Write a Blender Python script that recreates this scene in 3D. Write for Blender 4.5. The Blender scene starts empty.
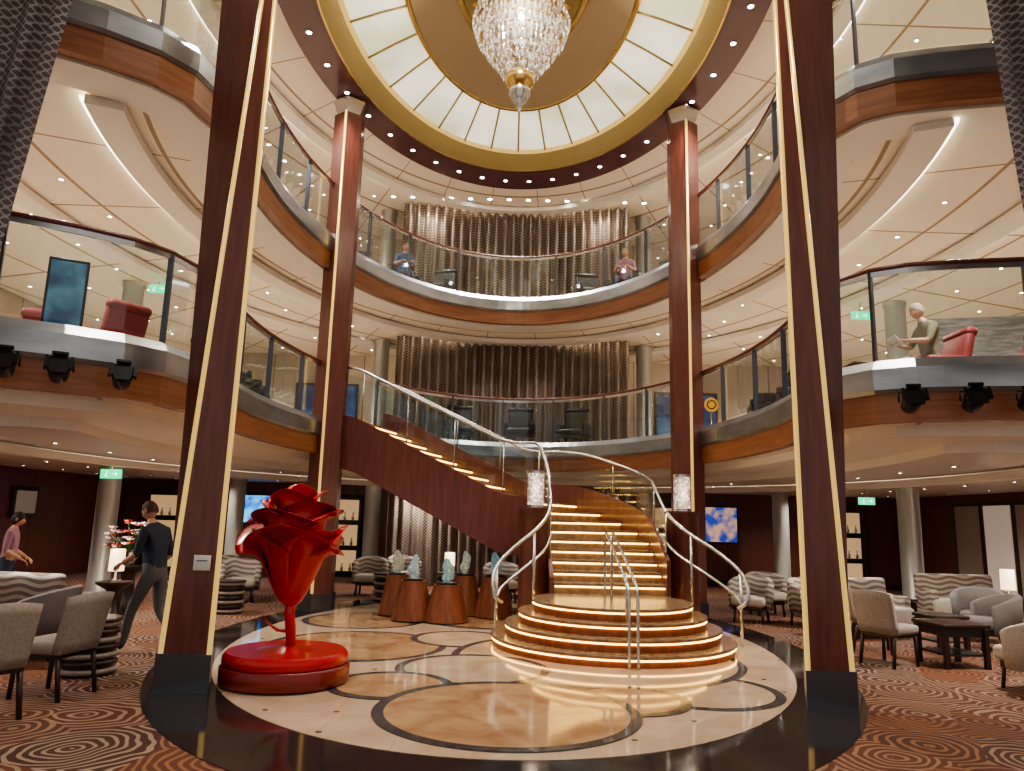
import bpy, bmesh, math, random
from math import sin, cos, pi, radians, sqrt, atan2
from mathutils import Vector, Matrix
random.seed(7)
scene = bpy.context.scene
CX, CY = 0.0, 10.8

# ------------------------------------------------------------------ materials
def newmat(name):
    m = bpy.data.materials.new(name); m.use_nodes = True
    nt = m.node_tree
    return m, nt, nt.nodes['Principled BSDF']

def setp(b, key, val):
    for k in ([key] if isinstance(key, str) else key):
        if k in b.inputs:
            b.inputs[k].default_value = val; return

def pmat(name, col, rough=.5, metal=0., col2=None, nscale=5., stretch=(1,1,1), emis=None, es=0., bump=0., coat=0., distort=0., detail=4, lo=.35, hi=.65, spec=None):
    m, nt, b = newmat(name)
    b.inputs['Base Color'].default_value = (*col, 1)
    b.inputs['Roughness'].default_value = rough
    b.inputs['Metallic'].default_value = metal
    if coat: setp(b, 'Coat Weight', coat); setp(b, 'Coat Roughness', .08)
    if emis:
        setp(b, 'Emission Color', (*emis, 1)); setp(b, 'Emission Strength', es)
    if col2 or bump:
        tc = nt.nodes.new('ShaderNodeTexCoord'); mp = nt.nodes.new('ShaderNodeMapping')
        mp.inputs['Scale'].default_value = stretch
        n = nt.nodes.new('ShaderNodeTexNoise'); n.inputs['Scale'].default_value = nscale
        n.inputs['Detail'].default_value = detail
        if 'Distortion' in n.inputs: n.inputs['Distortion'].default_value = distort
        nt.links.new(tc.outputs['Object'], mp.inputs[0]); nt.links.new(mp.outputs[0], n.inputs['Vector'])
        if col2:
            r = nt.nodes.new('ShaderNodeValToRGB')
            r.color_ramp.elements[0].position = lo; r.color_ramp.elements[1].position = hi
            r.color_ramp.elements[0].color = (*col, 1); r.color_ramp.elements[1].color = (*col2, 1)
            nt.links.new(n.outputs['Fac'], r.inputs[0]); nt.links.new(r.outputs[0], b.inputs['Base Color'])
        if bump:
            bp = nt.nodes.new('ShaderNodeBump'); bp.inputs['Strength'].default_value = bump
            bp.inputs['Distance'].default_value = .02
            nt.links.new(n.outputs['Fac'], bp.inputs['Height']); nt.links.new(bp.outputs[0], b.inputs['Normal'])
    return m

def math_n(nt, op, a, b=None, c=None):
    n = nt.nodes.new('ShaderNodeMath'); n.operation = op
    for i, v in enumerate((a, b, c)):
        if v is None: continue
        if isinstance(v, (int, float)): n.inputs[i].default_value = v
        else: nt.links.new(v, n.inputs[i])
    return n.outputs[0]

def mixc(nt, fac, a, b):
    n = nt.nodes.new('ShaderNodeMix'); n.data_type = 'RGBA'
    def s(sock, v):
        if isinstance(v, tuple): sock.default_value = (*v, 1)
        else: nt.links.new(v, sock)
    if isinstance(fac, (int, float)): n.inputs[0].default_value = fac
    else: nt.links.new(fac, n.inputs[0])
    s(n.inputs[6], a); s(n.inputs[7], b)
    return n.outputs[2]

def posxyz(nt):
    g = nt.nodes.new('ShaderNodeNewGeometry'); s = nt.nodes.new('ShaderNodeSeparateXYZ')
    nt.links.new(g.outputs['Position'], s.inputs[0])
    return g.outputs['Position'], s.outputs[0], s.outputs[1], s.outputs[2]

WOOD = pmat('mahogany_wood', (.125,.038,.032), .30, col2=(.175,.058,.046), nscale=3, stretch=(6,6,.6), coat=.2)
WOOD_F = pmat('fascia_wood', (.23,.088,.040), .4, col2=(.32,.130,.062), nscale=3, stretch=(.6,.6,8), coat=.1)
WOOD_D = pmat('dark_wood', (.03,.016,.012), .35, col2=(.05,.026,.02), nscale=4, stretch=(1,1,8))
WOOD_M = pmat('pedestal_wood', (.17,.055,.03), .35, col2=(.26,.09,.05), nscale=3, stretch=(5,5,.5))
STEEL = pmat('brushed_steel', (.60,.61,.63), .25, 1.0)
STEEL_D = pmat('dark_steel', (.13,.14,.17), .3, .8)
STEEL_F = pmat('fascia_steel', (.33,.36,.40), .28, .85, col2=(.50,.53,.57), nscale=1.3, stretch=(1,1,3))
COLM = pmat('column_grey', (.42,.42,.40), .4, .5)
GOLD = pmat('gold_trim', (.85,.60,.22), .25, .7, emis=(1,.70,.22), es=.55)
GOLDM = pmat('gold_metal', (.80,.56,.22), .25, 1.0)
RIMG = pmat('rim_gold_paint', (.46,.36,.16), .4, .3)
TAUPE = pmat('dome_taupe', (.40,.30,.18), .5, .1)
MAROON = pmat('maroon_gloss', (.12,.05,.055), .22, coat=.2)
WHITE = pmat('white_plaster', (.84,.79,.72), .6)
BLACK = pmat('black_metal', (.012,.012,.014), .4, .5)
BLACKC = pmat('black_leather', (.02,.02,.022), .4)
RED = pmat('red_lacquer', (.50,.005,.010), .32, coat=.4)
REDD = pmat('red_mahogany', (.20,.012,.010), .35, coat=.3)
REDCH = pmat('red_fabric', (.22,.03,.03), .6)
CREAM = pmat('cream_fabric', (.46,.41,.36), .8, col2=(.56,.50,.44), nscale=40)
BEIGE = pmat('beige_fabric', (.30,.25,.22), .8, col2=(.38,.32,.28), nscale=40)
GREYF = pmat('grey_fabric', (.22,.20,.20), .85)
DECKC = pmat('bounce_deck_carpet', (.40,.33,.27), .95, col2=(.52,.44,.36), nscale=8)  # unseen deck carpet, made pale to bounce light onto the ceilings
LED = pmat('led_strip', (.9,.7,.3), .4, emis=(1,.60,.13), es=8)
COVE = pmat('cove_added_glow', (1,.9,.75), .4, emis=(1,.84,.60), es=5)  # glowing strip added on the ceiling bands to wash the ceilings with light
DOWN = pmat('downlight_lens', (1,1,1), .4, emis=(1,.93,.82), es=28)
SHADE = pmat('lamp_shade', (.9,.8,.6), .6, emis=(1,.70,.42), es=2.0)
GREEN = pmat('green_sign', (0,.3,.12), .4, emis=(0,.9,.35), es=1.4)
SIGNW = pmat('sign_white', (.8,.9,.85), .4, emis=(.8,1,.9), es=1.5)
GRAN = pmat('dark_granite', (.016,.014,.015), .08, col2=(.045,.034,.032), nscale=40)
BAND = pmat('grey_marble_band', (.045,.045,.052), .10, col2=(.10,.095,.10), nscale=12)
TANM = pmat('tan_marble', (.36,.20,.11), .07, col2=(.54,.35,.20), nscale=2.4, distort=.8, detail=8)
PALEM = pmat('pale_marble', (.48,.34,.22), .07, col2=(.60,.46,.32), nscale=2.0, distort=.8, detail=8)
PAPER = pmat('white_plate', (.7,.7,.7), .5)
TREAD = pmat('tread_stone', (.20,.13,.08), .2, col2=(.32,.21,.13), nscale=10)
LEAFG = pmat('leaf_green', (.04,.12,.03), .6)
PETW = pmat('petal_pink', (.80,.62,.60), .6)
PETR = pmat('petal_red', (.6,.05,.04), .6)

def glassmat(name, tint=(.92,.955,.955), fac=.08):
    m = bpy.data.materials.new(name); m.use_nodes = True; nt = m.node_tree; nt.nodes.clear()
    o = nt.nodes.new('ShaderNodeOutputMaterial'); mx = nt.nodes.new('ShaderNodeMixShader')
    t = nt.nodes.new('ShaderNodeBsdfTransparent'); g = nt.nodes.new('ShaderNodeBsdfGlossy')
    t.inputs[0].default_value = (*tint, 1); g.inputs[0].default_value = (.9,.95,1,1); g.inputs['Roughness'].default_value = .03
    lw = nt.nodes.new('ShaderNodeLayerWeight'); lw.inputs[0].default_value = .2
    f = math_n(nt, 'MULTIPLY_ADD', lw.outputs['Fresnel'], .35, fac*.4)
    nt.links.new(f, mx.inputs[0]); nt.links.new(t.outputs[0], mx.inputs[1]); nt.links.new(g.outputs[0], mx.inputs[2])
    nt.links.new(mx.outputs[0], o.inputs[0]); return m
GLASS = glassmat('balustrade_glass')

def carpet():
    m, nt, b = newmat('swirl_carpet'); pos, x, y, z = posxyz(nt)
    v = nt.nodes.new('ShaderNodeTexVoronoi'); v.inputs['Scale'].default_value = 1.3; v.voronoi_dimensions = '2D'
    nt.links.new(pos, v.inputs['Vector'])
    nz = nt.nodes.new('ShaderNodeTexNoise'); nz.inputs['Scale'].default_value = 1.6; nt.links.new(pos, nz.inputs['Vector'])
    d = math_n(nt, 'MULTIPLY_ADD', nz.outputs['Fac'], .45, v.outputs['Distance'])
    s = math_n(nt, 'SINE', math_n(nt, 'MULTIPLY', d, 66))
    line = math_n(nt, 'GREATER_THAN', s, .35)
    sep = nt.nodes.new('ShaderNodeSeparateColor'); nt.links.new(v.outputs['Color'], sep.inputs[0])
    base = mixc(nt, sep.outputs[0], (.060,.030,.026), (.17,.050,.024))
    lc = mixc(nt, sep.outputs[1], (.34,.25,.19), (.26,.11,.05))
    c = mixc(nt, line, base, lc)
    nt.links.new(c, b.inputs['Base Color']); b.inputs['Roughness'].default_value = .95
    return m
CARPET = carpet()

def cream_floor():
    m, nt, b = newmat('cream_marble'); pos, x, y, z = posxyz(nt)
    n = nt.nodes.new('ShaderNodeTexNoise'); n.inputs['Scale'].default_value = 1.8; n.inputs['Detail'].default_value = 8
    nt.links.new(pos, n.inputs['Vector'])
    r = nt.nodes.new('ShaderNodeValToRGB'); r.color_ramp.elements[0].position = .3; r.color_ramp.elements[1].position = .7
    r.color_ramp.elements[0].color = (.50,.36,.25,1); r.color_ramp.elements[1].color = (.64,.50,.37,1)
    nt.links.new(n.outputs['Fac'], r.inputs[0])
    fx = math_n(nt, 'FRACT', math_n(nt, 'DIVIDE', math_n(nt,'ADD',x,50), .6)); fy = math_n(nt, 'FRACT', math_n(nt, 'DIVIDE', y, .6))
    l = math_n(nt, 'MAXIMUM', math_n(nt, 'LESS_THAN', fx, .010), math_n(nt, 'LESS_THAN', fy, .010))
    ax = math_n(nt, 'ABSOLUTE', math_n(nt, 'SUBTRACT', fx, .5)); ay = math_n(nt, 'ABSOLUTE', math_n(nt, 'SUBTRACT', fy, .5))
    dot = math_n(nt, 'MULTIPLY', math_n(nt, 'GREATER_THAN', ax, .462), math_n(nt, 'GREATER_THAN', ay, .462))
    c = mixc(nt, math_n(nt, 'MULTIPLY', l, .35), r.outputs[0], (.25,.17,.12)); c = mixc(nt, dot, c, (.10,.07,.05))
    nt.links.new(c, b.inputs['Base Color']); b.inputs['Roughness'].default_value = .06
    return m
CREAMM = cream_floor()

def ceilmat(name, base=(.86,.78,.66), line=(.38,.27,.16), ringk=2.4, spokes=26):
    m, nt, b = newmat(name); pos, x, y, z = posxyz(nt)
    X = math_n(nt, 'DIVIDE', x, 3.8); Y = math_n(nt, 'DIVIDE', math_n(nt, 'SUBTRACT', y, CY), 5.6)
    f = math_n(nt, 'SQRT', math_n(nt, 'ADD', math_n(nt, 'MULTIPLY', X, X), math_n(nt, 'MULTIPLY', Y, Y)))
    fr = math_n(nt, 'FRACT', math_n(nt, 'MULTIPLY', f, ringk))
    l1 = math_n(nt, 'LESS_THAN', fr, .035)
    a = math_n(nt, 'FRACT', math_n(nt, 'MULTIPLY', math_n(nt, 'ADD', math_n(nt, 'ARCTAN2', Y, X), 7), spokes/(2*pi)))
    l2 = math_n(nt, 'LESS_THAN', a, .018)
    l = math_n(nt, 'MAXIMUM', l1, l2)
    nt.links.new(mixc(nt, l, base, line), b.inputs['Base Color']); b.inputs['Roughness'].default_value = .6
    return m
CEIL = ceilmat('cream_ceiling_panels')
CEIL1 = pmat('grey_ceiling', (.62,.59,.56), .5)

def wallmat():
    m, nt, b = newmat('wall_finish'); pos, x, y, z = posxyz(nt)
    low = math_n(nt, 'LESS_THAN', z, 2.7)
    fx = math_n(nt, 'LESS_THAN', math_n(nt, 'FRACT', math_n(nt, 'DIVIDE', math_n(nt, 'ADD', math_n(nt,'ADD', x, y), 60), 1.3)), .02)
    bw = mixc(nt, fx, (.14,.042,.032), (.03,.01,.01))
    up = mixc(nt, fx, (.50,.43,.36), (.16,.12,.09))
    nt.links.new(mixc(nt, low, up, bw), b.inputs['Base Color']); b.inputs['Roughness'].default_value = .4
    return m
WALL = wallmat()

def meshcurtain(name, dark, light, sc):
    m, nt, b = newmat(name); pos, x, y, z = posxyz(nt)
    a = math_n(nt, 'MULTIPLY', math_n(nt, 'ADD', x, z), sc); c = math_n(nt, 'MULTIPLY', math_n(nt, 'SUBTRACT', x, z), sc)
    s = math_n(nt, 'MULTIPLY', math_n(nt, 'SINE', a), math_n(nt, 'SINE', c))
    s = math_n(nt, 'GREATER_THAN', math_n(nt, 'ABSOLUTE', s), .30)
    n = nt.nodes.new('ShaderNodeTexNoise'); n.inputs['Scale'].default_value = 1.2; nt.links.new(pos, n.inputs['Vector'])
    lc = mixc(nt, n.outputs['Fac'], dark, light)
    nt.links.new(mixc(nt, s, lc, dark), b.inputs['Base Color'])
    b.inputs['Roughness'].default_value = .42; b.inputs['Metallic'].default_value = .35
    return m
MESHC = meshcurtain('chain_mesh', (.15,.11,.09), (.66,.57,.50), 42)
MESHP = meshcurtain('purple_mesh', (.10,.08,.08), (.46,.41,.42), 42)

def wavefab():
    m, nt, b = newmat('wave_pattern_fabric')
    tc = nt.nodes.new('ShaderNodeTexCoord'); sp = nt.nodes.new('ShaderNodeSeparateXYZ'); nt.links.new(tc.outputs['Object'], sp.inputs[0])
    s = math_n(nt, 'SINE', math_n(nt, 'MULTIPLY', math_n(nt, 'ADD', sp.outputs[0], sp.outputs[1]), 12))
    q = math_n(nt, 'SINE', math_n(nt, 'MULTIPLY_ADD', sp.outputs[2], 70, math_n(nt, 'MULTIPLY', s, 1.6)))
    f = math_n(nt, 'GREATER_THAN', q, 0)
    nt.links.new(mixc(nt, f, (.20,.16,.14), (.46,.41,.36)), b.inputs['Base Color']); b.inputs['Roughness'].default_value = .85
    return m
WAVEF = wavefab()

def panel_light():
    m, nt, b = newmat('dome_light_panel'); pos, x, y, z = posxyz(nt)
    n = nt.nodes.new('ShaderNodeTexNoise'); n.inputs['Scale'].default_value = .7; nt.links.new(pos, n.inputs['Vector'])
    r = nt.nodes.new('ShaderNodeValToRGB'); r.color_ramp.elements[0].position=.38; r.color_ramp.elements[1].position=.62
    r.color_ramp.elements[0].color=(.55,.57,.38,1); r.color_ramp.elements[1].color=(1,.92,.74,1)
    nt.links.new(n.outputs['Fac'], r.inputs[0])
    nt.links.new(r.outputs[0], b.inputs['Emission Color']); b.inputs['Emission Strength'].default_value = .85
    b.inputs['Base Color'].default_value = (.8,.78,.66,1)
    return m
PANEL = panel_light()
def crystal():
    m, nt, b = newmat('crystal'); pos, x, y, z = posxyz(nt)
    n = nt.nodes.new('ShaderNodeTexNoise'); n.inputs['Scale'].default_value = 14; nt.links.new(pos, n.inputs['Vector'])
    r = nt.nodes.new('ShaderNodeValToRGB'); r.color_ramp.elements[0].position=.46; r.color_ramp.elements[1].position=.66
    r.color_ramp.elements[0].color=(.05,.035,.02,1); r.color_ramp.elements[1].color=(1,.93,.82,1)
    nt.links.new(n.outputs['Fac'], r.inputs[0]); nt.links.new(r.outputs[0], b.inputs['Emission Color'])  # sparkle painted in: noise drives bright and dark emission on the crystals
    b.inputs['Emission Strength'].default_value = .8
    b.inputs['Base Color'].default_value=(.70,.66,.62,1); b.inputs['Metallic'].default_value=.8; b.inputs['Roughness'].default_value=.08
    return m
CRYS = crystal()
def lantern_m():
    m, nt, b = newmat('lantern_mesh_glow')
    v = nt.nodes.new('ShaderNodeTexVoronoi'); v.inputs['Scale'].default_value=20
    tc = nt.nodes.new('ShaderNodeTexCoord'); nt.links.new(tc.outputs['Object'], v.inputs['Vector'])
    f = math_n(nt,'GREATER_THAN', v.outputs['Distance'], .42)
    nt.links.new(mixc(nt, f, (1,.93,.80), (.10,.08,.06)), b.inputs['Emission Color']); b.inputs['Emission Strength'].default_value=.8
    b.inputs['Base Color'].default_value=(.3,.28,.25,1)
    return m
LANT = lantern_m()
def screen_m(name, c1, c2, es=1.5, sc=2.5):
    m, nt, b = newmat(name)
    tc = nt.nodes.new('ShaderNodeTexCoord'); n = nt.nodes.new('ShaderNodeTexNoise'); n.inputs['Scale'].default_value=sc
    nt.links.new(tc.outputs['Object'], n.inputs['Vector'])
    r = nt.nodes.new('ShaderNodeValToRGB'); r.color_ramp.elements[0].position=.42; r.color_ramp.elements[1].position=.6
    r.color_ramp.elements[0].color=(*c1,1); r.color_ramp.elements[1].color=(*c2,1)
    nt.links.new(n.outputs['Fac'], r.inputs[0]); nt.links.new(r.outputs[0], b.inputs['Emission Color']); b.inputs['Emission Strength'].default_value=es
    b.inputs['Roughness'].default_value=.2; b.inputs['Base Color'].default_value=(.02,.02,.02,1)
    return m
SCRB = screen_m('blue_screen', (.01,.10,.55), (.1,.5,.9))
ARTB = screen_m('blue_art', (.02,.09,.20), (.14,.36,.48), .35, 3)

# ------------------------------------------------------------------ mesh builder
class MB:
    def __init__(s): s.v=[]; s.f=[]; s.mi=[]; s.sm=[]; s.mats=[]; s.M=Matrix.Identity(4)
    def midx(s, m):
        if m not in s.mats: s.mats.append(m)
        return s.mats.index(m)
    def add(s, vs, fs, mat, smooth=False):
        o=len(s.v); s.v += [s.M @ Vector(v) for v in vs]; k=s.midx(mat)
        for f in fs: s.f.append([i+o for i in f]); s.mi.append(k); s.sm.append(smooth)
    def box(s, c, size, mat, rz=0, rx=0, ry=0, bevel=0, smooth=False, seg=2):
        bm=bmesh.new(); bmesh.ops.create_cube(bm, size=1)
        for v in bm.verts: v.co=Vector((v.co.x*size[0], v.co.y*size[1], v.co.z*size[2]))
        if bevel: bmesh.ops.bevel(bm, geom=bm.edges[:], offset=bevel, segments=seg, affect='EDGES', profile=.5)
        R=Matrix.Translation(c) @ Matrix.Rotation(rz,4,'Z') @ Matrix.Rotation(ry,4,'Y') @ Matrix.Rotation(rx,4,'X')
        bm.verts.ensure_lookup_table(); bm.verts.index_update()
        s.add([R@v.co for v in bm.verts], [[v.index for v in f.verts] for f in bm.faces], mat, smooth or bevel>0)
        bm.free()
    def lathe(s, prof, c, mat, seg=24, smooth=True, sx=1, sy=1, wob=None, caps=True):
        vs=[]; n=len(prof)
        for r,z in prof:
            for k in range(seg):
                a=2*pi*k/seg; rr=r*(wob(a,z) if wob else 1)
                vs.append((c[0]+rr*cos(a)*sx, c[1]+rr*sin(a)*sy, c[2]+z))
        fs=[[i*seg+k, i*seg+(k+1)%seg, (i+1)*seg+(k+1)%seg, (i+1)*seg+k] for i in range(n-1) for k in range(seg)]
        s.add(vs, fs, mat, smooth)
        if caps:
            s.add(vs[:seg], [list(range(seg))[::-1]], mat); s.add(vs[-seg:], [list(range(seg))], mat)
    def cyl(s, c, r, h, mat, r2=None, seg=20): s.lathe([(r,0),(r if r2 is None else r2,h)], c, mat, seg)
    def tube(s, pts, r, mat, seg=8, closed=False):
        pts=[Vector(p) for p in pts]; n=len(pts); vs=[]; up=None
        for i,p in enumerate(pts):
            if closed: t=pts[(i+1)%n]-pts[i-1]
            else: t=pts[min(i+1,n-1)]-pts[max(i-1,0)]
            t.normalize()
            if up is None:
                up=Vector((0,0,1)) if abs(t.z)<.9 else Vector((1,0,0))
            x=t.cross(up)
            if x.length<1e-4: x=t.cross(Vector((0,1,0)))
            x.normalize(); up=x.cross(t).normalized()
            for k in range(seg):
                a=2*pi*k/seg; vs.append(p+x*cos(a)*r+up*sin(a)*r)
        m=n if closed else n-1
        fs=[[i*seg+k, i*seg+(k+1)%seg, ((i+1)%n)*seg+(k+1)%seg, ((i+1)%n)*seg+k] for i in range(m) for k in range(seg)]
        if not closed: fs += [list(range(seg))[::-1], [(n-1)*seg+k for k in range(seg)]]
        s.add(vs, fs, mat, True)
    def ngon_prism(s, poly, z0, z1, mat, mat_top=None, mat_bot=None):
        n=len(poly); 
        s.add([(p[0],p[1],z1) for p in poly], [list(range(n))], mat_top or mat)
        s.add([(p[0],p[1],z0) for p in poly], [list(range(n))[::-1]], mat_bot or mat)
        vs=[(p[0],p[1],z0) for p in poly]+[(p[0],p[1],z1) for p in poly]
        s.add(vs, [[i,(i+1)%n,n+(i+1)%n,n+i] for i in range(n)], mat)
    def sweep(s, path, nor, prof, mat, smooth=False, zf=None):
        k=len(prof); vs=[]
        for i,(p,n) in enumerate(zip(path,nor)):
            for (o,z) in prof:
                zz = z if zf is None else max(0.0, zf[i]+z)
                vs.append((p[0]+n[0]*o, p[1]+n[1]*o, zz))
        m=len(path)
        fs=[[i*k+j, i*k+(j+1)%k, (i+1)*k+(j+1)%k, (i+1)*k+j] for i in range(m-1) for j in range(k)]
        fs += [list(range(k)), [(m-1)*k+j for j in range(k)][::-1]]
        s.add(vs, fs, mat, smooth)
    def done(s, name, loc=(0,0,0), rz=0, parent=None, sc=1):
        me=bpy.data.meshes.new(name); me.from_pydata([tuple(v*sc) for v in s.v], [], s.f); 
        for m in s.mats: me.materials.append(m)
        for p,k,sm in zip(me.polygons, s.mi, s.sm): p.material_index=k; p.use_smooth=sm
        me.update()
        bm=bmesh.new(); bm.from_mesh(me)
        big=[f for f in bm.faces if len(f.verts)>8]
        if big: bmesh.ops.triangulate(bm, faces=big)
        bmesh.ops.recalc_face_normals(bm, faces=bm.faces[:])
        bm.to_mesh(me); bm.free()
        ob=bpy.data.objects.new(name, me); scene.collection.objects.link(ob)
        ob.location=loc; ob.rotation_euler=(0,0,rz)
        if parent: ob.parent=parent
        return ob

def rect(o0,o1,z0,z1): return [(o0,z0),(o1,z0),(o1,z1),(o0,z1)]

# ------------------------------------------------------------------ opening outline
WX, WY = 11.0, 21.0
def outline():
    fr=[(10.85,6.75),(9.6,6.78),(8.2,6.85),(7,6.95),(6.0,7.08),(5.2,7.2),(4.6,7.32),(4.15,7.45),(3.85,7.66),(3.68,8.0)]
    fl=[(-3.66,8.0),(-3.72,7.65),(-3.95,7.3),(-4.35,6.98),(-4.85,6.68),(-5.5,6.38),(-6.3,6.12),(-7.4,5.9),(-9,5.75),(-10.85,5.7)]
    ph0=math.asin((8.5-CY)/6.2); P=list(fr)
    N=76
    for i in range(N+1):
        a=ph0+(pi-2*ph0)*i/N; P.append((3.8*cos(a), CY+6.2*sin(a)))
    P += fl
    return P
def normals(P):
    out=[]
    for i in range(len(P)):
        a=P[max(i-1,0)]; b=P[min(i+1,len(P)-1)]; tx,ty=b[0]-a[0],b[1]-a[1]; l=sqrt(tx*tx+ty*ty); out.append((ty/l,-tx/l))
    return out
PATH=outline(); NOR=normals(PATH)
def offp(o): return [(p[0]+n[0]*o, p[1]+n[1]*o) for p,n in zip(PATH,NOR)]

def deck(name, zb, zt, soff=None):
    m=MB(); poly=offp(.06)+[(-WX+.05,WY),(WX-.05,WY)]
    m.ngon_prism(poly, zb+.02, zt, WHITE, DECKC, CEIL)
    if soff:
        poly=offp(.40)+[(-WX+.05,WY),(WX-.05,WY)]
        m.ngon_prism(poly, zb-.10, zb+.05, WHITE, WHITE, WHITE)
        ph=math.asin((8.4-CY)/7.6); arc=[(5.2*cos(ph+(pi-2*ph)*i/60), CY+7.6*sin(ph+(pi-2*ph)*i/60)) for i in range(61)]
        poly=[(WX-.05,8.1)]+[(5.3,8.1)]+arc+[(-5.3,8.1),(-WX+.05,8.1),(-WX+.05,WY),(WX-.05,WY)]
        m.ngon_prism(poly, soff, zb-.08, WHITE, WHITE, CEIL1)
    else:
        m.sweep(offp(.10),NOR,rect(0,.55,zb-.03,zb+.03),WHITE)
    m.done(name)
deck('floor_deck_middle', 2.72, 3.34, 2.5)
deck('floor_deck_upper', 6.19, 6.81)

def balustrade(name, zb, zt, segs):
    m=MB()
    for (i0,i1) in segs['f']:
        P=PATH[i0:i1+1]; N=NOR[i0:i1+1]
        m.sweep(P,N,rect(-.05,.08,zb,zb+.30),WOOD_F)
        m.sweep(P,N,[(-.06,zb+.30),(.06,zb+.30),(.06,zt+.04),(-.03,zt+.04),(-.09,zt-.06),(-.09,zb+.34)],STEEL_F,False)
    for (i0,i1) in segs['r']:
        P=PATH[i0:i1+1]; N=NOR[i0:i1+1]
        m.sweep(P,N,rect(-.006,.006,zt+.08,zt+.98),GLASS)
        m.tube([(p[0],p[1],zt+1.05) for p in P], .03, WOOD, 8)
        m.sweep(P,N,rect(-.012,.012,zt+.97,zt+1.03),STEEL)
        acc=9
        for j,(p,n) in enumerate(zip(P,N)):
            if j: acc+=sqrt((p[0]-P[j-1][0])**2+(p[1]-P[j-1][1])**2)
            if acc>1.15 or j==len(P)-1:
                acc=0; a=atan2(n[1],n[0])
                m.box((p[0],p[1],zt+.5),(.07,.025,1.05),STEEL_D,rz=a)
    m.done(name)
L=len(PATH)-1
gi=[i for i,p in enumerate(PATH) if p[0]<0 and 13.5<p[1]<15.1]
balustrade('balustrade_middle', 2.72, 3.34, {'f':[(0,L)], 'r':[(0,gi[0]),(gi[-1],L)]})
balustrade('balustrade_upper', 6.19, 6.81, {'f':[(0,L)], 'r':[(0,L)]})

def cove(name, z, a, b, w=.3, ymin=7.6):
    m=MB(); n=120
    for (da,db,z0,z1,mat) in ((0,w,z-.14,z-.03,WHITE),(w,w+.05,z-.10,z-.06,COVE)):
        vs=[]
        for i in range(n):
            t=2*pi*i/n; c,s_=cos(t),sin(t)
            for (o,zz) in ((da,z0),(db,z0),(db,z1),(da,z1)):
                vs.append(((a+o)*c, CY+(b+o)*s_, zz))
        keep=[i for i in range(n) if CY+b*sin(2*pi*(i+.5)/n)>ymin and abs(a*cos(2*pi*(i+.5)/n))<10.4 and CY+b*sin(2*pi*(i+.5)/n)<20.3]
        fs=[[i*4+j,i*4+(j+1)%4,((i+1)%n)*4+(j+1)%4,((i+1)%n)*4+j] for i in keep for j in range(4)]
        for i in keep:
            if (i-1)%n not in keep: fs.append([i*4+j for j in range(4)])
            if (i+1)%n not in keep: fs.append([((i+1)%n)*4+j for j in range(4)][::-1])
        m.add(vs,fs,mat)
    m.done(name)
cove('trim_1', 6.21, 4.9, 7.6, .4, 7.6); cove('trim_2', 6.21, 7.1, 9.6, .35, 7.6)
cove('trim_3', 9.8, 5.0, 7.6, .3, 7.6); cove('trim_4', 2.5, 6.8, 8.2, .25, 9.5)

# ------------------------------------------------------------------ shell
m=MB(); m.box((0,9,-.15),(2*WX+.4,24.4,.3),CARPET); m.done('floor')
m=MB(); m.box((-WX-.1,13.5,5),(.2,15.4,10.4),WALL); m.done('wall_left')
m=MB(); m.box((WX+.1,13.5,5),(.2,15.4,10.4),WALL); m.done('wall_right')
m=MB(); m.box((0,WY+.1,5),(2*WX+.4,.2,10.4),WALL); m.done('wall_back')
m=MB(); m.box((0,WY-.02,.08),(2*WX-.1,.04,.16),WOOD_D); m.done('baseboard_back')
def ceiling_top():
    m=MB(); n=144; z=9.8; vs=[]; x0,x1,y0,y1=-WX,WX,-3.0,WY
    angs=[2*pi*i/n for i in range(n)]+[atan2(y-CY,x) %(2*pi) for x in (x0,x1) for y in (y0,y1)]
    angs=sorted(angs); n=len(angs)
    for a in angs:
        c,s_=cos(a),sin(a); t=1e9
        if c>1e-6: t=min(t,x1/c)
        if c<-1e-6: t=min(t,x0/c)
        if s_>1e-6: t=min(t,(y1-CY)/s_)
        if s_<-1e-6: t=min(t,(y0-CY)/s_)
        r=1/sqrt((c/3.85)**2+(s_/6.25)**2)
        vs += [(r*c,CY+r*s_,z),(t*c,CY+t*s_,z),(r*c,CY+r*s_,z+.3),(t*c,CY+t*s_,z+.3)]
    fs=[]
    for i in range(n):
        j=(i+1)%n; fs += [[i*4,j*4,j*4+1,i*4+1],[i*4+2,i*4+3,j*4+3,j*4+2]]
    m.add(vs,fs,CEIL); m.done('ceiling')
ceiling_top()

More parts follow.
